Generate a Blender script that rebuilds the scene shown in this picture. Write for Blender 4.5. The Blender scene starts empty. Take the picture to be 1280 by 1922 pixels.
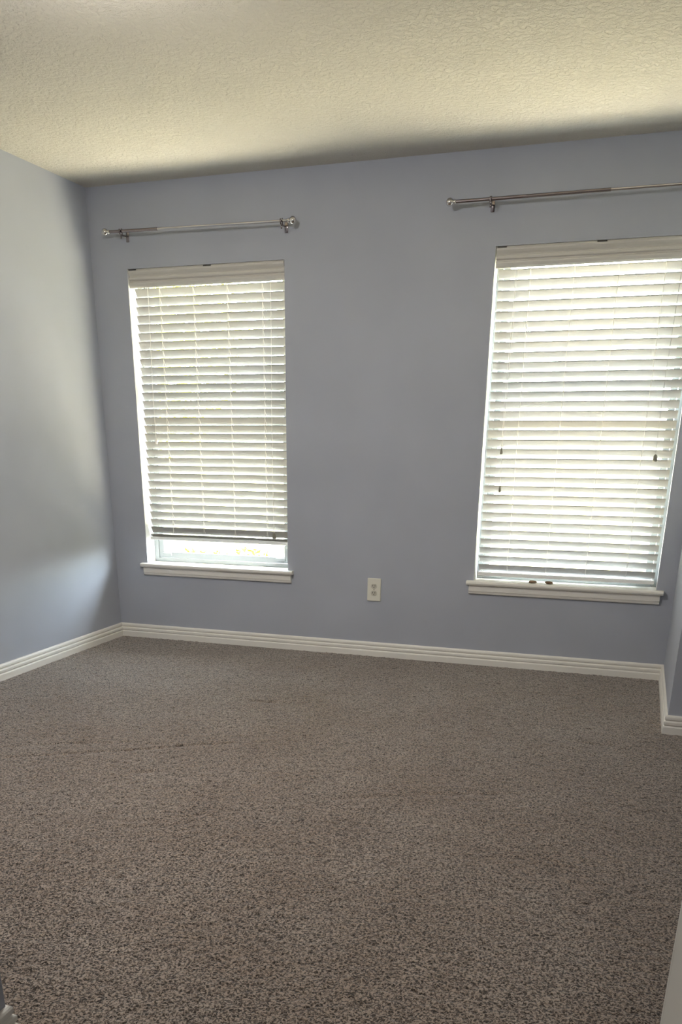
import bpy, bmesh, math, random
import numpy as np
from mathutils import Vector, Matrix

random.seed(7)
rng = np.random.default_rng(7)
scene = bpy.context.scene
COL = scene.collection
R = math.radians

# ------------------------------------------------------------------ camera, sky, sun, exposure
# origin: back left floor corner of the room, x right, y towards the window wall and outside, z up (metres)
cam_d = bpy.data.cameras.new('camera')
cam = bpy.data.objects.new('camera', cam_d)
COL.objects.link(cam)
scene.camera = cam
FPX = 1618.78
cam_d.sensor_fit = 'VERTICAL'
cam_d.sensor_height = 36.0
cam_d.sensor_width = 24.0
cam_d.lens = FPX / 1922 * 36.0
cam_d.shift_x = (640 - 613.06) / 1922
cam_d.shift_y = (1465.65 - 961) / 1922
cam_d.clip_start = 0.02
cam_d.clip_end = 300
RR = ((0.9458859, 0.1235680, -0.3000514),
      (0.3244673, -0.3471410, 0.8798944),
      (0.0045666, -0.9296365, -0.3684496))
CAM = (3.0307, -4.7943, 1.1815)
m = Matrix.Identity(4)
for i in range(3):
    m[i][0] = RR[i][0]
    m[i][1] = -RR[i][1]
    m[i][2] = -RR[i][2]
    m[i][3] = CAM[i]
cam.matrix_world = m

world = bpy.data.worlds.new('sky')
scene.world = world
world.use_nodes = True
wn = world.node_tree
wn.nodes.clear()
w_out = wn.nodes.new('ShaderNodeOutputWorld')
w_bg = wn.nodes.new('ShaderNodeBackground')
w_sky = wn.nodes.new('ShaderNodeTexSky')
w_sky.sky_type = 'NISHITA'
w_sky.sun_disc = False
w_sky.sun_elevation = R(63)
w_sky.sun_rotation = R(93)
w_sky.air_density = 1.0
w_sky.dust_density = 3.0
w_sky.ozone_density = 1.0
w_bg.inputs['Strength'].default_value = 12.0
w_hsv = wn.nodes.new('ShaderNodeHueSaturation')      # hazy, washed-out sky
w_hsv.inputs['Saturation'].default_value = 0.45
wn.links.new(w_sky.outputs[0], w_hsv.inputs['Color'])
wn.links.new(w_hsv.outputs[0], w_bg.inputs[0])
wn.links.new(w_bg.outputs[0], w_out.inputs[0])

sun_d = bpy.data.lights.new('sun', 'SUN')
sun_d.energy = 45.0
sun_d.angle = R(0.6)
sun_d.color = (1.0, 0.955, 0.88)
sun = bpy.data.objects.new('sun', sun_d)
COL.objects.link(sun)
# the sun stands high, almost in line with the window wall and a little behind it, so none shines in
sun.rotation_euler = Vector((-0.50, 0.03, -1.0)).to_track_quat('-Z', 'Y').to_euler()
sun.location = (0, -20, 20)

vs = scene.view_settings
vs.view_transform = 'Standard'
vs.look = 'None'
vs.gamma = 1.0
vs.use_curve_mapping = False
vs.exposure = 0.0
scene.cycles.max_bounces = 11
scene.cycles.diffuse_bounces = 8
scene.cycles.transparent_max_bounces = 16
scene.cycles.caustics_reflective = False
scene.cycles.caustics_refractive = False
scene.cycles.sample_clamp_indirect = 0.0
scene.cycles.use_guiding = True
scene.cycles.use_surface_guiding = True
scene.cycles.guiding_training_samples = 48

# ------------------------------------------------------------------ helpers
def tag(o, label=None, cat=None, group=None, kind=None):
    if label: o['label'] = label
    if cat: o['category'] = cat
    if group: o['group'] = group
    if kind: o['kind'] = kind
    return o

def empty(name, loc=(0, 0, 0), parent=None):
    o = bpy.data.objects.new(name, None)
    o.empty_display_size = 0.05
    COL.objects.link(o)
    o.location = loc
    if parent: o.parent = parent
    return o

def obj(name, bm, mat, parent=None, loc=(0, 0, 0), smooth=False):
    me = bpy.data.meshes.new(name)
    bmesh.ops.recalc_face_normals(bm, faces=bm.faces)
    bm.to_mesh(me)
    bm.free()
    return link(name, me, mat, parent, loc, smooth)

def link(name, me, mat, parent=None, loc=(0, 0, 0), smooth=False):
    if mat and not me.materials:
        for q in (mat if isinstance(mat, (list, tuple)) else [mat]):
            me.materials.append(q)
    if smooth:
        me.polygons.foreach_set('use_smooth', [True] * len(me.polygons))
    o = bpy.data.objects.new(name, me)
    COL.objects.link(o)
    o.location = loc
    if parent: o.parent = parent
    return o

def box(bm, x0, x1, y0, y1, z0, z1, bevel=0.0, seg=2, mi=0):
    r = bmesh.ops.create_cube(bm, size=1.0)
    vs_ = r['verts']
    for v in vs_:
        v.co = Vector(((x0 + x1) / 2 + v.co.x * (x1 - x0),
                       (y0 + y1) / 2 + v.co.y * (y1 - y0),
                       (z0 + z1) / 2 + v.co.z * (z1 - z0)))
    fs = set(f for v in vs_ for f in v.link_faces)
    for f in fs: f.material_index = mi
    if bevel:
        es = list(set(e for v in vs_ for e in v.link_edges))
        bmesh.ops.bevel(bm, geom=es, offset=bevel, segments=seg, profile=0.5, affect='EDGES')

def boxed(name, dims, mat, parent=None, bevel=0.0, seg=2, loc=(0, 0, 0)):
    bm = bmesh.new()
    box(bm, *dims, bevel=bevel, seg=seg)
    return obj(name, bm, mat, parent, loc)

def tube(bm, pts, rad, seg=12, cap=True):
    """a tube along the points; rad is a number or one radius per point"""
    pts = [Vector(p) for p in pts]
    if not isinstance(rad, (list, tuple)): rad = [rad] * len(pts)
    rings = []
    up = None
    for i, p in enumerate(pts):
        d = (pts[min(i + 1, len(pts) - 1)] - pts[max(i - 1, 0)]).normalized()
        if up is None:
            up = Vector((0, 0, 1)) if abs(d.z) < 0.9 else Vector((1, 0, 0))
        a = d.cross(up).normalized()
        b = a.cross(d).normalized()
        up = b
        rings.append([bm.verts.new(p + (a * math.cos(2 * math.pi * k / seg) + b * math.sin(2 * math.pi * k / seg)) * rad[i])
                      for k in range(seg)])
    for r0, r1 in zip(rings, rings[1:]):
        for k in range(seg):
            bm.faces.new((r0[k], r0[(k + 1) % seg], r1[(k + 1) % seg], r1[k]))
    if cap:
        bm.faces.new(rings[0][::-1])
        bm.faces.new(rings[-1])

def extrude_x(profile, x0, x1):
    """closed (y, z) outline swept along x"""
    bm = bmesh.new()
    a = [bm.verts.new((x0, y, z)) for y, z in profile]
    b = [bm.verts.new((x1, y, z)) for y, z in profile]
    n = len(profile)
    for i in range(n):
        bm.faces.new((a[i], a[(i + 1) % n], b[(i + 1) % n], b[i]))
    bm.faces.new(a[::-1])
    bm.faces.new(b)
    return bm

# ------------------------------------------------------------------ materials
def mat_new(name, color, rough=0.6, metal=0.0, spec=0.5):
    mt = bpy.data.materials.new(name)
    mt.use_nodes = True
    b = mt.node_tree.nodes['Principled BSDF']
    b.inputs['Base Color'].default_value = (*color, 1)
    b.inputs['Roughness'].default_value = rough
    b.inputs['Metallic'].default_value = metal
    b.inputs['Specular IOR Level'].default_value = spec
    return mt, mt.node_tree, b

def N(nt, typ, **kw):
    n = nt.nodes.new(typ)
    for k, v in kw.items():
        if k in n.inputs: n.inputs[k].default_value = v
        else: setattr(n, k, v)
    return n

def ramp(nt, stops, interp='LINEAR'):
    r = nt.nodes.new('ShaderNodeValToRGB')
    r.color_ramp.interpolation = interp
    els = r.color_ramp.elements
    while len(els) < len(stops): els.new(0.5)
    for e, (p, c) in zip(els, stops):
        e.position = p
        e.color = (*c, 1) if len(c) == 3 else c
    return r

def objcoord(nt):
    return nt.nodes.new('ShaderNodeTexCoord').outputs['Object']

def paint(name, color, scale=170, strength=0.12, dist=0.002, rough=0.75, var=0.04):
    """painted plaster with an orange-peel relief and a slight mottling"""
    mt, nt, b = mat_new(name, color, rough, spec=0.3)
    tc = objcoord(nt)
    n1 = N(nt, 'ShaderNodeTexNoise', Scale=scale, Detail=3.0)
    nt.links.new(tc, n1.inputs['Vector'])
    bp = N(nt, 'ShaderNodeBump', Strength=strength, Distance=dist)
    nt.links.new(n1.outputs['Fac'], bp.inputs['Height'])
    nt.links.new(bp.outputs['Normal'], b.inputs['Normal'])
    n2 = N(nt, 'ShaderNodeTexNoise', Scale=2.2, Detail=2.0)
    nt.links.new(tc, n2.inputs['Vector'])
    lo = tuple(c * (1 - var) for c in color)
    hi = tuple(min(1, c * (1 + var)) for c in color)
    rp = ramp(nt, [(0.3, lo), (0.7, hi)])
    nt.links.new(n2.outputs['Fac'], rp.inputs['Fac'])
    nt.links.new(rp.outputs['Color'], b.inputs['Base Color'])
    return mt

M = {}
M['wall'] = paint('blue grey wall paint', (0.402, 0.422, 0.475))
M['white_paint'] = paint('white reveal paint', (0.80, 0.80, 0.79), strength=0.06)
M['stucco'] = paint('outside stucco', (0.62, 0.57, 0.48), scale=90, strength=0.5)
M['trim'] = paint('white gloss trim paint', (0.78, 0.755, 0.70), scale=60, strength=0.02, rough=0.38, var=0.02)
M['frame'] = mat_new('pale grey window frame', (0.30, 0.32, 0.325), 0.45)[0]
M['plate'] = mat_new('ivory plastic', (0.74, 0.72, 0.62), 0.35)[0]
M['socket'] = mat_new('darker ivory plastic', (0.52, 0.50, 0.42), 0.4)[0]  # a tone darker than the plate so the receptacles read
M['slot'] = mat_new('dark slot', (0.05, 0.045, 0.04), 0.6)[0]
M['steel'] = mat_new('polished nickel', (0.66, 0.64, 0.62), 0.12, 1.0)[0]
M['bronze_steel'] = mat_new('dark nickel', (0.30, 0.26, 0.26), 0.2, 1.0)[0]
M['cord'] = mat_new('white cord', (0.86, 0.84, 0.78), 0.8)[0]
M['grey_cord'] = mat_new('grey lift cord', (0.45, 0.44, 0.42), 0.8)[0]
M['tassel'] = mat_new('tassel', (0.20, 0.19, 0.15), 0.5)[0]
M['rail'] = mat_new('white rail', (0.80, 0.80, 0.79), 0.4)[0]
M['valance'] = mat_new('shaded white valance', (0.56, 0.54, 0.50), 0.45)[0]  # white like the rail, its shade put into a darker colour
M['debris'] = mat_new('dry brown debris', (0.16, 0.10, 0.055), 0.8)[0]

# knock-down ceiling texture
def ceiling_mat():
    mt, nt, b = mat_new('knock-down ceiling', (0.60, 0.57, 0.515), 0.85, spec=0.2)
    tc = objcoord(nt)
    n1 = N(nt, 'ShaderNodeTexNoise', Scale=52.0, Detail=4.0, Roughness=0.62, Distortion=0.4)
    nt.links.new(tc, n1.inputs['Vector'])
    rp = ramp(nt, [(0.42, (0, 0, 0)), (0.56, (1, 1, 1))])
    nt.links.new(n1.outputs['Fac'], rp.inputs['Fac'])
    bp = N(nt, 'ShaderNodeBump', Strength=0.65, Distance=0.006)
    nt.links.new(rp.outputs['Color'], bp.inputs['Height'])
    nt.links.new(bp.outputs['Normal'], b.inputs['Normal'])
    return mt
M['ceiling'] = ceiling_mat()

def carpet_mat():
    mt, nt, b = mat_new('brown frieze carpet', (0.2, 0.17, 0.15), 0.95, spec=0.1)
    tc = objcoord(nt)
    n1 = N(nt, 'ShaderNodeTexNoise', Scale=165.0, Detail=1.0, Roughness=0.5, Distortion=0.9)
    nt.links.new(tc, n1.inputs['Vector'])
    rp = ramp(nt, [(0.38, (0.017, 0.011, 0.007)), (0.49, (0.138, 0.106, 0.083)), (0.61, (0.360, 0.293, 0.240))])
    nt.links.new(n1.outputs['Fac'], rp.inputs['Fac'])
    # brushed patches of the pile, a little greyer or browner
    n2 = N(nt, 'ShaderNodeTexNoise', Scale=2.6, Detail=4.0, Roughness=0.6)
    nt.links.new(tc, n2.inputs['Vector'])
    rp2 = ramp(nt, [(0.35, (0.90, 0.86, 0.82)), (0.65, (1.06, 1.08, 1.10))])
    nt.links.new(n2.outputs['Fac'], rp2.inputs['Fac'])
    mx = N(nt, 'ShaderNodeMix', data_type='RGBA', blend_type='MULTIPLY')
    mx.inputs[0].default_value = 1.0
    nt.links.new(rp.outputs['Color'], mx.inputs[6])
    nt.links.new(rp2.outputs['Color'], mx.inputs[7])
    nt.links.new(mx.outputs[2], b.inputs['Base Color'])
    bp = N(nt, 'ShaderNodeBump', Strength=0.7, Distance=0.006)
    nt.links.new(n1.outputs['Fac'], bp.inputs['Height'])
    nt.links.new(bp.outputs['Normal'], b.inputs['Normal'])
    b.inputs['Sheen Weight'].default_value = 0.42
    b.inputs['Sheen Roughness'].default_value = 0.5
    return mt
M['carpet'] = carpet_mat()

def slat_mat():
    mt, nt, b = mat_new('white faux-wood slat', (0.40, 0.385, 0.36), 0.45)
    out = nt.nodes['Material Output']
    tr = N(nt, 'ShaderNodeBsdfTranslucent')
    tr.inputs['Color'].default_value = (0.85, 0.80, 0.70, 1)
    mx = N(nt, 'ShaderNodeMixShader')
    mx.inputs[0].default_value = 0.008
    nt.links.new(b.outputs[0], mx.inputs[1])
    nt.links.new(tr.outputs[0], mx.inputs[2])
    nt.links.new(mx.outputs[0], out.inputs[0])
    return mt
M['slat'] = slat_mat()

def glass_mat():
    mt, nt, b = mat_new('window glass', (0.9, 0.95, 0.93), 0.02)
    out = nt.nodes['Material Output']
    tr = N(nt, 'ShaderNodeBsdfTransparent')
    tr.inputs['Color'].default_value = (0.90, 0.94, 0.92, 1)
    gl = N(nt, 'ShaderNodeBsdfGlossy', Roughness=0.02)
    fr = N(nt, 'ShaderNodeFresnel', IOR=1.45)
    mx = N(nt, 'ShaderNodeMixShader')
    # reflect once, at the face the light enters by (the pane does not bend rays)
    ge = N(nt, 'ShaderNodeNewGeometry')
    inv = N(nt, 'ShaderNodeMath', operation='SUBTRACT'); inv.inputs[0].default_value = 1.0
    nt.links.new(ge.outputs['Backfacing'], inv.inputs[1])
    mu = N(nt, 'ShaderNodeMath', operation='MULTIPLY')
    nt.links.new(fr.outputs[0], mu.inputs[0]); nt.links.new(inv.outputs[0], mu.inputs[1])
    nt.links.new(mu.outputs[0], mx.inputs[0])
    nt.links.new(tr.outputs[0], mx.inputs[1])
    nt.links.new(gl.outputs[0], mx.inputs[2])
    nt.links.new(mx.outputs[0], out.inputs[0])
    return mt
M['glass'] = glass_mat()

def lawn_mat():
    mt, nt, b = mat_new('dry sunlit lawn', (0.35, 0.33, 0.14), 0.95, spec=0.1)
    tc = objcoord(nt)
    n1 = N(nt, 'ShaderNodeTexNoise', Scale=6.0, Detail=6.0)
    nt.links.new(tc, n1.inputs['Vector'])
    rp = ramp(nt, [(0.3, (0.12, 0.105, 0.055)), (0.7, (0.20, 0.175, 0.10))])
    nt.links.new(n1.outputs['Fac'], rp.inputs['Fac'])
    nt.links.new(rp.outputs['Color'], b.inputs['Base Color'])
    return mt
M['lawn'] = lawn_mat()
M['leaf'] = mat_new('yellow green leaf', (0.30, 0.30, 0.03), 0.5)[0]
M['bark'] = mat_new('shrub bark', (0.16, 0.11, 0.07), 0.9)[0]

# ------------------------------------------------------------------ the room
H = 2.44
XR = 3.272          # right side of the window bay
YB = -0.95          # outside corner where the bay opens to the right
XF = 4.40           # far right wall, outside the frame
XL, YL = 1.920, -3.597   # outside corner of the near left wall
YD0, YD1 = -4.17, -4.30  # the wall with the doorway the camera looks through
DX0, DX1 = 2.291, 3.101  # doorway
HY = -6.6           # end of the hall behind the camera
WT = 0.155          # outside wall thickness
OPEN = [(0.222, 1.150), (2.240, 3.182)]     # window openings
OZ0, OZ1 = 0.462, 2.045

def structure(o):
    o['kind'] = 'structure'
    return o

# window wall, one mesh with both openings
def window_wall():
    bm = bmesh.new()
    x0, x1 = -0.2, XF + 0.2
    xs = [x0, OPEN[0][0], OPEN[0][1], OPEN[1][0], OPEN[1][1], x1]
    zs = [-0.2, OZ0, OZ1, H + 0.2]
    vmap = {}
    def V(x, y, z):
        k = (x, y, z)
        if k not in vmap: vmap[k] = bm.verts.new(k)
        return vmap[k]
    def F(pts, mi):
        f = bm.faces.new([V(*p) for p in pts])
        f.material_index = mi
    for i in range(5):
        for j in range(3):
            if i in (1, 3) and j == 1: continue
            a, b_, c, d = xs[i], xs[i + 1], zs[j], zs[j + 1]
            F([(a, 0, c), (b_, 0, c), (b_, 0, d), (a, 0, d)], 0)
            F([(a, WT, c), (a, WT, d), (b_, WT, d), (b_, WT, c)], 2)
    for a, b_ in OPEN:
        c, d = OZ0, OZ1
        F([(a, 0, c), (a, 0, d), (a, WT, d), (a, WT, c)], 1)
        F([(b_, 0, c), (b_, WT, c), (b_, WT, d), (b_, 0, d)], 1)
        F([(a, 0, c), (a, WT, c), (b_, WT, c), (b_, 0, c)], 1)
        F([(a, 0, d), (b_, 0, d), (b_, WT, d), (a, WT, d)], 1)
    return obj('wall_back', bm, [M['wall'], M['white_paint'], M['stucco']])
structure(window_wall())

structure(boxed('wall_left', (-0.2, 0.0, YL - 0.0, 0.0, -0.2, H + 0.2), M['wall']))
structure(boxed('wall_near_left', (-0.2, XL, YD1, YL, -0.2, H + 0.2), M['wall']))
structure(boxed('wall_right_bay', (XR, XF + 0.2, YB, 0.0, -0.2, H + 0.2), M['wall']))
structure(boxed('wall_right', (XF, XF + 0.2, YD1, YB, -0.2, H + 0.2), M['wall']))
bm = bmesh.new()
box(bm, XL, DX0 - 0.02, YD1, YD0, -0.2, H + 0.2)
box(bm, DX1 + 0.02, XF, YD1, YD0, -0.2, H + 0.2)
box(bm, DX0 - 0.02, DX1 + 0.02, YD1, YD0, 2.05, H + 0.2)
structure(obj('wall_front', bm, M['wall']))
# hall behind the camera
bm = bmesh.new()
box(bm, 1.5, 1.7, HY, YD1, -0.2, H + 0.2)
box(bm, XF, XF + 0.2, HY, YD1, -0.2, H + 0.2)
box(bm, 1.5, XF + 0.2, HY - 0.2, HY, -0.2, H + 0.2)
structure(obj('wall_hall', bm, M['wall']))
structure(boxed('ceiling', (-0.2, XF + 0.2, HY - 0.2, 0.0, H, H + 0.2), M['ceiling']))

# eave over the windows
structure(boxed('roof_eave', (-0.8, XF + 0.8, WT, WT + 0.30, H + 0.02, H + 0.2), M['white_paint']))

# carpeted floor: a slab and the pile as a fine uneven surface
floor = structure(boxed('floor', (-0.2, XF + 0.2, HY - 0.2, 0.0, -0.2, -0.018), M['carpet']))

def carpet_pile():
    x0, x1, y0, y1, step = -0.01, XF, HY, 0.0, 0.0078
    nx, ny = int((x1 - x0) / step) + 1, int((-4.9 - y1) / -step) + 1
    xs = np.linspace(x0, x1, nx)
    ys = np.linspace(-4.9, y1, ny)
    gx, gy = np.meshgrid(xs, ys)
    z = rng.random((ny, nx))
    z = (z + np.roll(z, 1, 0) * 0.5 + np.roll(z, 1, 1) * 0.5) / 2.0
    z = (z - 0.5) * 0.007
    # broad unevenness left by feet and the vacuum cleaner
    z += 0.0015 * np.sin(gx * 5.1 + 0.7 * np.sin(gy * 3)) * np.sin(gy * 4.3 + gx)
    # dents and creases in the pile
    def crease(pts, depth, wid):
        nonlocal z
        for (ax, ay), (bx, by) in zip(pts, pts[1:]):
            dx, dy = bx - ax, by - ay
            t = np.clip(((gx - ax) * dx + (gy - ay) * dy) / (dx * dx + dy * dy), 0, 1)
            d2 = (gx - ax - t * dx) ** 2 + (gy - ay - t * dy) ** 2
            z -= depth * np.exp(-d2 / (2 * wid * wid))
    for pts, dp, wd in CREASES: crease(pts, dp, wd)
    gx = gx + (rng.random((ny, nx)) - 0.5) * step * 0.7
    gy = gy + (rng.random((ny, nx)) - 0.5) * step * 0.7
    co = np.stack([gx, gy, z], -1).reshape(-1, 3)
    idx = np.arange(nx * ny).reshape(ny, nx)
    fc = np.stack([idx[:-1, :-1], idx[:-1, 1:], idx[1:, 1:], idx[1:, :-1]], -1).reshape(-1, 4)
    me = bpy.data.meshes.new('carpet_pile')
    me.vertices.add(len(co)); me.vertices.foreach_set('co', co.ravel())
    me.loops.add(fc.size); me.loops.foreach_set('vertex_index', fc.ravel())
    me.polygons.add(len(fc))
    me.polygons.foreach_set('loop_start', np.arange(0, fc.size, 4))
    me.polygons.foreach_set('loop_total', np.full(len(fc), 4))
    me.update(calc_edges=True)
    o = link('carpet_pile', me, M['carpet'], floor, smooth=True)
    o['kind'] = 'stuff'
    return o
CREASES = [([(0.766, -2.171), (0.982, -2.054), (1.196, -1.923), (1.375, -1.803), (1.547, -1.706)], 0.004, 0.009),
           ([(1.228, -1.82), (1.292, -1.854)], 0.005, 0.010),
           ([(1.368, -2.125), (1.406, -2.099)], 0.008, 0.012),
           ([(1.387, -1.094), (1.497, -1.083)], 0.007, 0.011),
           ([(0.62, -2.10), (0.963, -1.915), (1.15, -1.84)], 0.003, 0.012),
           ([(2.868, -1.197), (3.062, -1.20)], 0.003, 0.012),
           ([(2.113, -2.153), (2.267, -2.073), (2.471, -1.969), (2.683, -1.893)], 0.0025, 0.010)]
carpet_pile()

# baseboards: a stepped profile swept along each wall with mitred ends
BB = [(0, 0), (0.0155, 0), (0.0155, 0.031), (0.0140, 0.034), (0.0095, 0.0365), (0.0095, 0.0395), (0.0140, 0.043), (0.0140, 0.053),
      (0.0125, 0.056), (0.0070, 0.059), (0.0070, 0.062), (0.0110, 0.066), (0.0105, 0.075), (0.0080, 0.080), (0.0045, 0.083), (0, 0.083)]
def baseboard(name, a, b, n, ma, mb):
    a, b, n = Vector((*a, 0)), Vector((*b, 0)), Vector((*n, 0))
    d = (b - a).normalized()
    bm = bmesh.new()
    ra = [bm.verts.new(a + n * t + d * (ma * t) + Vector((0, 0, z))) for t, z in BB]
    rb = [bm.verts.new(b + n * t - d * (mb * t) + Vector((0, 0, z))) for t, z in BB]
    k = len(BB)
    for i in range(k):
        bm.faces.new((ra[i], ra[(i + 1) % k], rb[(i + 1) % k], rb[i]))
    bm.faces.new(ra[::-1]); bm.faces.new(rb)
    return structure(obj(name, bm, M['trim']))
baseboard('baseboard_back', (0, 0), (XR, 0), (0, -1), 1, 1)
baseboard('baseboard_left', (0, YL), (0, 0), (1, 0), 1, 1)
baseboard('baseboard_right_bay', (XR, 0), (XR, YB), (-1, 0), 1, -1)
baseboard('baseboard_right_return', (XR, YB), (XF, YB), (0, -1), -1, 1)
baseboard('baseboard_near_left', (XL, YL), (XL, YD0), (1, 0), -1, 1)
baseboard('baseboard_near_end', (XL, YL), (0, YL), (0, 1), -1, 1)
baseboard('baseboard_right', (XF, YB), (XF, YD0), (-1, 0), 1, 1)

# doorway the camera stands behind
door = structure(empty('door_1', ((DX0 + DX1) / 2, (YD0 + YD1) / 2, 0)))
def at_door(name, d, mat, bevel=0.0):
    ox, oy = (DX0 + DX1) / 2, (YD0 + YD1) / 2
    return boxed(name, (d[0] - ox, d[1] - ox, d[2] - oy, d[3] - oy, d[4], d[5]), mat, door, bevel)
at_door('jamb', (DX1, DX1 + 0.02, YD1, YD0, 0, 2.05), M['trim'])
at_door('jamb', (DX0 - 0.02, DX0, YD1, YD0, 0, 2.05), M['trim'])
at_door('jamb', (DX0, DX1, YD1, YD0, 2.03, 2.05), M['trim'])
for yy0, yy1 in ((YD1 - 0.016, YD1), (YD0, YD0 + 0.016)):
    at_door('casing', (DX1, DX1 + 0.062, yy0, yy1, 0, 2.095), M['trim'], 0.004)
    at_door('casing', (DX0 - 0.062, DX0, yy0, yy1, 0, 2.095), M['trim'], 0.004)
    at_door('casing', (DX0, DX1, yy0, yy1, 2.033, 2.095), M['trim'], 0.004)

# ------------------------------------------------------------------ windows
def window(n, x0, x1):
    root = structure(empty(f'window_{n}', ((x0 + x1) / 2, 0, OZ0)))
    ox, oz = (x0 + x1) / 2, OZ0
    def b(name, d, mat, parent=root, bevel=0.0015):
        return boxed(name, (d[0] - ox, d[1] - ox, d[2], d[3], d[4] - oz, d[5] - oz), mat, parent, bevel, 1)
    fy0, fy1 = 0.098, 0.150
    fw = 0.028
    # outer frame
    b('window_frame', (x0, x0 + fw, fy0, fy1, OZ0 + 0.004, OZ1), M['frame'])
    b('window_frame', (x1 - fw, x1, fy0, fy1, OZ0 + 0.004, OZ1), M['frame'])
    b('window_frame', (x0 + fw, x1 - fw, fy0, fy1, OZ1 - 0.03, OZ1), M['frame'])
    b('window_frame', (x0 + fw, x1 - fw, fy0, fy1, OZ0 + 0.004, OZ0 + 0.026), M['frame'])
    zm = (OZ0 + OZ1) / 2
    def sash(za, zb, ya, yb):
        s = empty('sash', (0, 0, 0), root)
        xa, xb = x0 + fw + 0.002, x1 - fw - 0.002
        sw = 0.032
        b('stile', (xa, xa + sw, ya, yb, za, zb), M['frame'], s)
        b('stile', (xb - sw, xb, ya, yb, za, zb), M['frame'], s)
        b('rail', (xa + sw, xb - sw, ya, yb, za, za + 0.034), M['frame'], s)
        b('rail', (xa + sw, xb - sw, ya, yb, zb - 0.034, zb), M['frame'], s)
        yc = (ya + yb) / 2
        b('pane', (xa + sw - 0.004, xb - sw + 0.004, yc - 0.002, yc + 0.002, za + 0.03, zb - 0.03), M['glass'], s, 0)
        return s
    s = sash(OZ0 + 0.028, zm + 0.015, 0.103, 0.123)
    # tilt latches on the bottom rail of the lower sash
    for lx in (x0 + 0.085, x1 - 0.085):
        b('latch', (lx - 0.03, lx + 0.03, 0.093, 0.104, OZ0 + 0.040, OZ0 + 0.058), M['frame'], s, 0.002)
    sash(zm - 0.015, OZ1 - 0.032, 0.126, 0.146)
    # stool and apron
    prof = [(0.098, 0.0), (0.098, 0.004), (-0.026, 0.004), (-0.032, 0.001), (-0.034, -0.008), (-0.031, -0.016), (-0.024, -0.018), (0.0, -0.018), (0.0, 0.0)]
    bm = extrude_x([(y, z) for y, z in prof], -(x1 - x0) / 2 + 0.0005, (x1 - x0) / 2 - 0.0005)
    # horns to both sides in front of the wall
    for sx in (-1, 1):
        e = (x1 - x0) / 2
        hp = [(-0.0002, 0.004), (-0.026, 0.004), (-0.032, 0.001), (-0.034, -0.008), (-0.031, -0.016), (-0.024, -0.018), (-0.0002, -0.018)]
        a0, a1 = sorted((sx * (e - 0.0005), sx * (e + 0.036)))
        va = [bm.verts.new((a0, y, z)) for y, z in hp]
        vb = [bm.verts.new((a1, y, z)) for y, z in hp]
        for i in range(len(hp)):
            bm.faces.new((va[i], va[(i + 1) % len(hp)], vb[(i + 1) % len(hp)], vb[i]))
        bm.faces.new(va[::-1]); bm.faces.new(vb)
    obj('window_sill', bm, M['trim'], root)
    ap = [(0, -0.018), (-0.018, -0.018), (-0.018, -0.050), (-0.015, -0.055), (-0.013, -0.064), (-0.008, -0.068), (0, -0.068)]
    obj('apron', extrude_x(ap, -(x1 - x0) / 2 - 0.022, (x1 - x0) / 2 + 0.022), M['trim'], root)
    return root
for i, (a, b_) in enumerate(OPEN): window(i + 1, a, b_)

# ------------------------------------------------------------------ blinds
PITCH = 0.0445
SLAT_W = 0.0455
def slat_mesh(L):
    """slightly crowned slat with rounded edges, lying flat, long axis x, room edge at -y"""
    up, lo = [], []
    n = 8
    for i in range(n + 1):
        t = -1 + 2 * i / n
        th = 0.0014 * math.sqrt(max(0.0, 1 - (abs(t) ** 6))) + 0.0002
        cz = 0.0016 * (1 - t * t)
        up.append((t * SLAT_W / 2, cz + th)); lo.append((t * SLAT_W / 2, cz - th))
    bm = extrude_x(up + lo[::-1], -L / 2, L / 2)
    bmesh.ops.recalc_face_normals(bm, faces=bm.faces)
    me = bpy.data.meshes.new('slat')
    bm.to_mesh(me); bm.free()
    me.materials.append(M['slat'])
    return me

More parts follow.
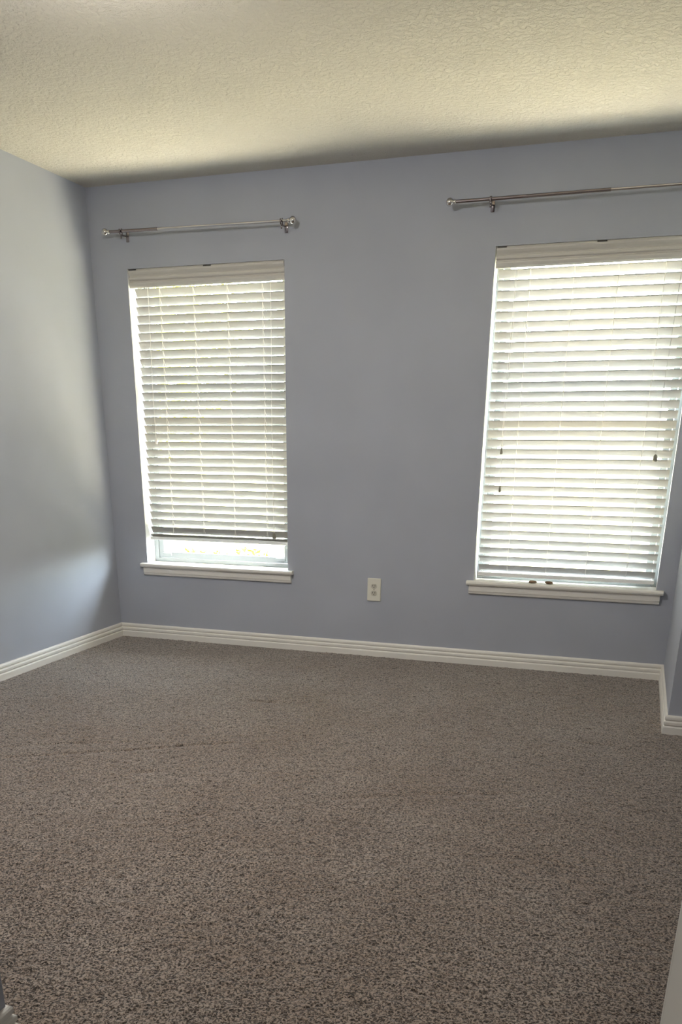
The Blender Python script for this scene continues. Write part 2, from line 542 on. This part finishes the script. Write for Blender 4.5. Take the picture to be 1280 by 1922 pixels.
def blind(x0, x1, zbot, tilt, label, stack, tassels, bent=()):
    ox = (x0 + x1) / 2
    root = empty('window_blind', (ox, 0.052, OZ1))
    tag(root, label, 'window blind', 'faux-wood window blinds')
    w = (x1 - x0) / 2
    L = (x1 - x0) - 0.030
    yb = 0.0                        # the root stands at the slat centre line
    def P(x, y, z): return (x, y - 0.052, z - OZ1)
    # headrail and valance with a stepped moulding
    boxed('headrail', (-w + 0.006, w - 0.006, -0.024, 0.030, -0.052, -0.004), M['rail'], root, 0.002, 1)
    vp = [(-0.030, -0.0012), (-0.045, -0.0012), (-0.0525, -0.010), (-0.051, -0.017), (-0.046, -0.026), (-0.041, -0.033), (-0.040, -0.037), (-0.046, -0.040), (-0.048, -0.046),
          (-0.047, -0.053), (-0.041, -0.058), (-0.041, -0.062), (-0.047, -0.065), (-0.0475, -0.072), (-0.044, -0.084), (-0.040, -0.091), (-0.030, -0.091)]
    obj('valance', extrude_x(vp, -w + 0.004, w - 0.004), M['valance'], root)
    for cx in (-w + 0.03, 0.02):
        boxed('valance_clip', (cx - 0.022, cx + 0.022, -0.0530, -0.044, -0.0075, -0.002), M['slot'], root)
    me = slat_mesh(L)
    rail_h = 0.018
    z = OZ1 - 0.112
    rot = Matrix.Rotation(-tilt, 4, 'X')      # room edge up
    nstack = stack
    zstop = zbot + rail_h + 0.006 + nstack * 0.0042 + SLAT_W / 2 * math.sin(tilt)
    ns = round((z - zstop) / PITCH)
    pitch = (z - zstop) / ns
    zs = [z - k * pitch for k in range(ns + 1)]
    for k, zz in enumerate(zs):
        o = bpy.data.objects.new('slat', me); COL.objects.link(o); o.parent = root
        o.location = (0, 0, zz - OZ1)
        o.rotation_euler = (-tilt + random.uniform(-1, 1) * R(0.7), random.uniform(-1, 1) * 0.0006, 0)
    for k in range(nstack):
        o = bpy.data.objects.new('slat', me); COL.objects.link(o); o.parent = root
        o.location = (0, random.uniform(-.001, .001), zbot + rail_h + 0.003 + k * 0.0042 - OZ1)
    boxed('bottom_rail', (-L / 2, L / 2, -0.025, 0.025, zbot - OZ1, zbot + rail_h - OZ1), M['rail'], root, 0.003, 2)
    # ladder cords: in front of and behind the slats
    zt = OZ1 - 0.06
    for fx in (0.170, 0.376, 0.580, 0.785):
        lx = x0 + fx - ox
        c = SLAT_W / 2 * math.cos(tilt) + 0.0025
        s = SLAT_W / 2 * math.sin(tilt)
        bm = bmesh.new()
        for sy in (-1, 1):
            tube(bm, [(lx, sy * c * 0.9, zt - OZ1), (lx, sy * c, zt - 0.03 - OZ1), (lx, sy * c, zbot + 0.02 - OZ1), (lx, sy * 0.0262, zbot + 0.008 - OZ1)], 0.0011, 6)
        for zz in zs:
            tube(bm, [(lx, -c, zz + s - 0.003 - OZ1), (lx, c, zz - s - 0.003 - OZ1)], 0.0008, 5)
        obj('ladder_cord', bm, M['cord'], root)
    # pull cords with tassels
    for kind, fx, zend, rad, mat in tassels:
        lx = x0 + fx - ox
        bm = bmesh.new()
        pts = []
        for q in range(9):
            t = q / 8
            pts.append((lx + 0.004 * math.sin(t * 5 + fx * 9), -0.034, (OZ1 - 0.07) * (1 - t) + (zend + 0.03) * t - OZ1))
        tube(bm, pts, rad, 6)
        cord = obj(kind, bm, mat, root)
        bm = bmesh.new()
        ex = pts[-1][0]
        tube(bm, [(ex, -0.034, zend + 0.034 - OZ1), (ex, -0.034, zend + 0.028 - OZ1), (ex, -0.034, zend + 0.006 - OZ1), (ex, -0.034, zend - OZ1)],
             [0.003, 0.0085, 0.0125, 0.009] if kind == 'lift_cord' else [0.002, 0.0045, 0.0075, 0.006], 10)
        obj('tassel', bm, M['cord'] if (kind == 'tilt_cord' and mat is M['cord'] and x0 < 1) else M['tassel'], cord, smooth=True)
    return root
blind(*OPEN[0], 0.604, R(60), 'white slatted blind left open a little above its sill, near the left corner', 3,
      [('lift_cord', 0.838, 0.640, 0.0012, M['cord']), ('tilt_cord', 0.105, 1.15, 0.0010, M['cord'])])
blind(*OPEN[1], 0.490, R(54), 'white slatted blind lowered fully to its sill, by the right edge', 0,
      [('lift_cord', 0.850, 1.085, 0.0013, M['grey_cord']), ('tilt_cord', 0.098, 1.112, 0.0009, M['cord']), ('tilt_cord', 0.104, 0.926, 0.0009, M['cord'])])

# ------------------------------------------------------------------ curtain rods
def finial(bm, x, sx, r=0.0185):
    prof = [(0.000, 0.0085), (0.006, 0.0105), (0.010, 0.0105), (0.012, 0.0075)]
    k = 12
    for q in range(k + 1):
        a = math.pi * (0.13 + 0.87 * q / k)
        prof.append((0.012 + r * 0.92 - r * math.cos(a), max(0.0006, r * math.sin(a))))
    tube(bm, [(x + sx * d, 0, 0) for d, _ in prof], [q for _, q in prof], 20)

def curtain_rod(x0, x1, z0, z1, brackets, split, label):
    root = empty('curtain_rod', ((x0 + x1) / 2, -0.07, (z0 + z1) / 2))
    tag(root, label, 'curtain rod', 'curtain rods above the windows')
    root.rotation_euler = (0, -math.atan2(z1 - z0, x1 - x0), 0)
    w = (x1 - x0) / 2
    ox = (x0 + x1) / 2
    bm = bmesh.new(); tube(bm, [(-w, 0, 0), (split - ox, 0, 0)], 0.0075, 18)
    obj('rod', bm, M['bronze_steel'], root, smooth=False)
    bm = bmesh.new(); tube(bm, [(split - ox - 0.02, 0, 0), (w, 0, 0)], 0.0060, 18)
    obj('rod', bm, M['steel'], root, smooth=False)
    for sx in (-1, 1):
        bm = bmesh.new(); finial(bm, sx * w, sx)
        obj('finial', bm, M['steel'], root, smooth=True)
    for bx in brackets:
        lx = bx - ox
        bm = bmesh.new()
        # wall plate, arm and the cup that holds the rod
        box(bm, lx - 0.009, lx + 0.009, 0.066, 0.0698, -0.040, 0.022, 0.0015, 1)
        tube(bm, [(lx, 0.067, -0.012), (lx, 0.03, -0.016), (lx, 0.0, -0.018), (lx, -0.012, -0.013), (lx, -0.0155, 0.0), (lx, -0.0135, 0.007)], 0.0038, 8)
        tube(bm, [(lx, 0.012, -0.016), (lx, 0.0145, 0.0), (lx, 0.010, 0.014)], 0.0036, 8)
        tube(bm, [(lx, 0.0, -0.018), (lx, 0.0, -0.034)], [0.003, 0.0045], 8)
        obj('bracket', bm, M['bronze_steel'], root, smooth=True)
    return root
curtain_rod(0.172, 1.197, 2.211, 2.201, (0.240, 1.165), 0.46, 'short nickel curtain rod with ball finials above the left window')
curtain_rod(2.050, 3.225, 2.225, 2.225, (2.214, 3.16), 2.75, 'longer nickel curtain rod running out of frame above the right window')

# ------------------------------------------------------------------ added fill lamps, unseen, above and behind the view
def fill_lamp(x, y, power, color, label):
    root = tag(empty('fill_lamp', (x, y, H)), label, 'lamp')
    bm = bmesh.new(); tube(bm, [(0, 0, -0.0005), (0, 0, -0.022)], [0.165, 0.165], 40)
    obj('fill_lamp_base', bm, M['steel'], root)
    prof = [(0.022, 0.150), (0.045, 0.146), (0.068, 0.130), (0.086, 0.100), (0.096, 0.062), (0.100, 0.02)]
    bm = bmesh.new(); tube(bm, [(0, 0, -d) for d, _ in prof], [q for _, q in prof], 40)
    mt, nt, b = mat_new('glowing fill glass', (0.9, 0.88, 0.84), 0.4)
    b.inputs['Emission Color'].default_value = (*color, 1)
    b.inputs['Emission Strength'].default_value = power
    obj('fill_lamp_glass', bm, mt, root, smooth=True)
    return root
fill_lamp(1.45, -2.30, 166.0, (1.0, 0.955, 0.91), 'added round fill lamp on the bedroom ceiling, out of view')
fill_lamp(3.05, -5.60, 62.0, (1.0, 0.93, 0.82), 'added round fill lamp on the hall ceiling behind the doorway, out of view')

# ------------------------------------------------------------------ wall outlet
out = tag(empty('wall_outlet', (1.677, 0, 0.385)), 'ivory duplex power outlet low on the wall between the windows', 'outlet')
bm = bmesh.new(); box(bm, -0.0395, 0.0395, -0.0065, -0.0003, -0.064, 0.064, 0.003, 2)
obj('cover_plate', bm, M['plate'], out)
for sz in (-1, 1):
    bm = bmesh.new()
    k = 20
    pts = []
    for q in range(k):
        a = 2 * math.pi * q / k
        pts.append((0.0168 * math.cos(a), max(-0.0135, min(0.0135, 0.0168 * math.sin(a)))))
    a_ = [bm.verts.new((x, -0.0060, sz * 0.0195 + z)) for x, z in pts]
    b__ = [bm.verts.new((x, -0.0088, sz * 0.0195 + z)) for x, z in pts]
    for q in range(k): bm.faces.new((a_[q], a_[(q + 1) % k], b__[(q + 1) % k], b__[q]))
    bm.faces.new(b__); bm.faces.new(a_[::-1])
    rec = obj('receptacle', bm, M['socket'], out)
    for dx in (-0.0064, 0.0064):
        boxed('slot', (dx - 0.0013, dx + 0.0013, -0.0092, -0.0070, sz * 0.0195 - 0.001, sz * 0.0195 + 0.0075), M['slot'], rec)
    bm = bmesh.new(); tube(bm, [(0, -0.0070, sz * 0.0195 - 0.0075), (0, -0.0092, sz * 0.0195 - 0.0075)], 0.0026, 10)
    obj('slot', bm, M['slot'], rec)
bm = bmesh.new(); tube(bm, [(0, -0.006, 0), (0, -0.0080, 0)], [0.0034, 0.0026], 12)
obj('screw', bm, M['steel'], out)

# ------------------------------------------------------------------ bits on the right sill
def debris(x, y, rad, seed, label):
    rn = random.Random(seed)
    bm = bmesh.new()
    bmesh.ops.create_icosphere(bm, subdivisions=2, radius=rad)
    for v in bm.verts:
        s = 0.65 + 0.6 * rn.random()
        v.co = Vector((v.co.x * s * 1.5, v.co.y * s * 0.8, max(-rad * 0.45, v.co.z * s * 0.50)))
    zmin = min(v.co.z for v in bm.verts)
    for v in bm.verts: v.co.z -= zmin
    o = obj('debris_crumb', bm, M['debris'], None, (x, y, OZ0 + 0.004))
    tag(o, label, 'debris', 'brown crumbs on the right sill')

debris(2.553, 0.012, 0.0150, 1, 'flat pale brown dry crumb on the right sill, the left one')
debris(2.640, 0.014, 0.0150, 2, 'dark brown dry crumb on the right sill, the right one')

# ------------------------------------------------------------------ outside
structure(boxed('ground', (-40, 44, WT, 60, -0.5, -0.15), M['lawn']))
M['bounce_concrete'] = paint('tan concrete', (0.61, 0.52, 0.38), scale=40, strength=0.3, var=0.1)
structure(boxed('bounce_strip', (-14, 18, WT + 0.05, 1.65, -0.152, -0.135), M['bounce_concrete']))  # pale strip added outside to throw sunlight up onto the ceiling
def shrub(x, y, r, h, seed, label):
    rn = random.Random(seed)
    root = tag(empty('shrub', (x, y, -0.15)), label, 'shrub', 'shrubs outside the left window')
    bm = bmesh.new()
    for k in range(7):
        a = rn.uniform(0, 6.28); q = rn.uniform(0.3, 0.8) * r
        tube(bm, [(0.03 * math.cos(a), 0.03 * math.sin(a), 0), (q * .5 * math.cos(a), q * .5 * math.sin(a), h * .5), (q * math.cos(a), q * math.sin(a), h * .9)], [0.008, 0.006, 0.003], 6)
    obj('stem', bm, M['bark'], root)
    bm = bmesh.new()
    for k in range(420):
        a = rn.uniform(0, 6.28); e = math.acos(rn.uniform(-1, 1)); q = rn.random() ** 0.4
        c = Vector((r * q * math.sin(e) * math.cos(a), r * q * math.sin(e) * math.sin(a), h * 0.6 + h * 0.42 * q * math.cos(e)))
        d = Vector((rn.gauss(0, 1), rn.gauss(0, 1), rn.gauss(0.4, 1))).normalized()
        s = d.cross(Vector((rn.gauss(0, 1), rn.gauss(0, 1), 0.3))).normalized()
        l = rn.uniform(0.05, 0.09)
        nrm = d.cross(s) * 0.15 * l
        v = [bm.verts.new(c), bm.verts.new(c + d * l * .5 + s * l * .28 + nrm), bm.verts.new(c + d * l), bm.verts.new(c + d * l * .5 - s * l * .28 + nrm)]
        bm.faces.new((v[0], v[1], v[2])); bm.faces.new((v[0], v[2], v[3]))
    o = obj('foliage', bm, M['leaf'], root)
    o['kind'] = 'stuff'
for k, (x, y, r, h) in enumerate([(-1.15, 3.40, 0.26, 0.26), (-0.58, 3.30, 0.26, 0.30), (-0.02, 3.36, 0.26, 0.28)]):
    shrub(x, y, r, h, 20 + k, ('leftmost', 'middle', 'rightmost')[k] + ' of three low yellow green shrubs seen under the left blind')

def shade_tree(x, y, label):  # added outside to dim the daylight on the left blind
    rn = random.Random(5)
    root = tag(empty('shade_tree', (x, y, -0.15)), label, 'shade_tree')
    bm = bmesh.new()
    tube(bm, [(0, 0, 0), (0.03, 0.02, 0.8), (-0.02, 0.0, 1.6), (0.0, 0.0, 3.2)], [0.11, 0.09, 0.075, 0.03], 12)
    for k in range(9):
        a = rn.uniform(0, 6.28); z = rn.uniform(1.1, 2.4); l = rn.uniform(0.6, 1.1)
        tube(bm, [(0, 0, z), (l * .5 * math.cos(a), l * .5 * math.sin(a), z + l * .35), (l * math.cos(a), l * math.sin(a), z + l * .8)], [0.04, 0.028, 0.01], 8)
    obj('trunk', bm, M['bark'], root)
    bm = bmesh.new()
    for k in range(5200):
        a = rn.uniform(0, 6.28); e = math.acos(rn.uniform(-1, 1)); q = rn.random() ** 0.45
        c = Vector((1.35 * q * math.sin(e) * math.cos(a), 1.35 * q * math.sin(e) * math.sin(a), 2.55 + 1.5 * q * math.cos(e)))
        d = Vector((rn.gauss(0, 1), rn.gauss(0, 1), rn.gauss(-0.2, 1))).normalized()
        s = d.cross(Vector((rn.gauss(0, 1), rn.gauss(0, 1), 0.3))).normalized()
        l = rn.uniform(0.07, 0.12)
        nrm = d.cross(s) * 0.12 * l
        v = [bm.verts.new(c), bm.verts.new(c + d * l * .5 + s * l * .28 + nrm), bm.verts.new(c + d * l), bm.verts.new(c + d * l * .5 - s * l * .28 + nrm)]
        bm.faces.new((v[0], v[1], v[2])); bm.faces.new((v[0], v[2], v[3]))
    o = obj('foliage', bm, M['leaf'], root)
    o['kind'] = 'stuff'
shade_tree(-2.3, 4.3, 'yellow green foliage on a trunk, added outside to shade the left blind')
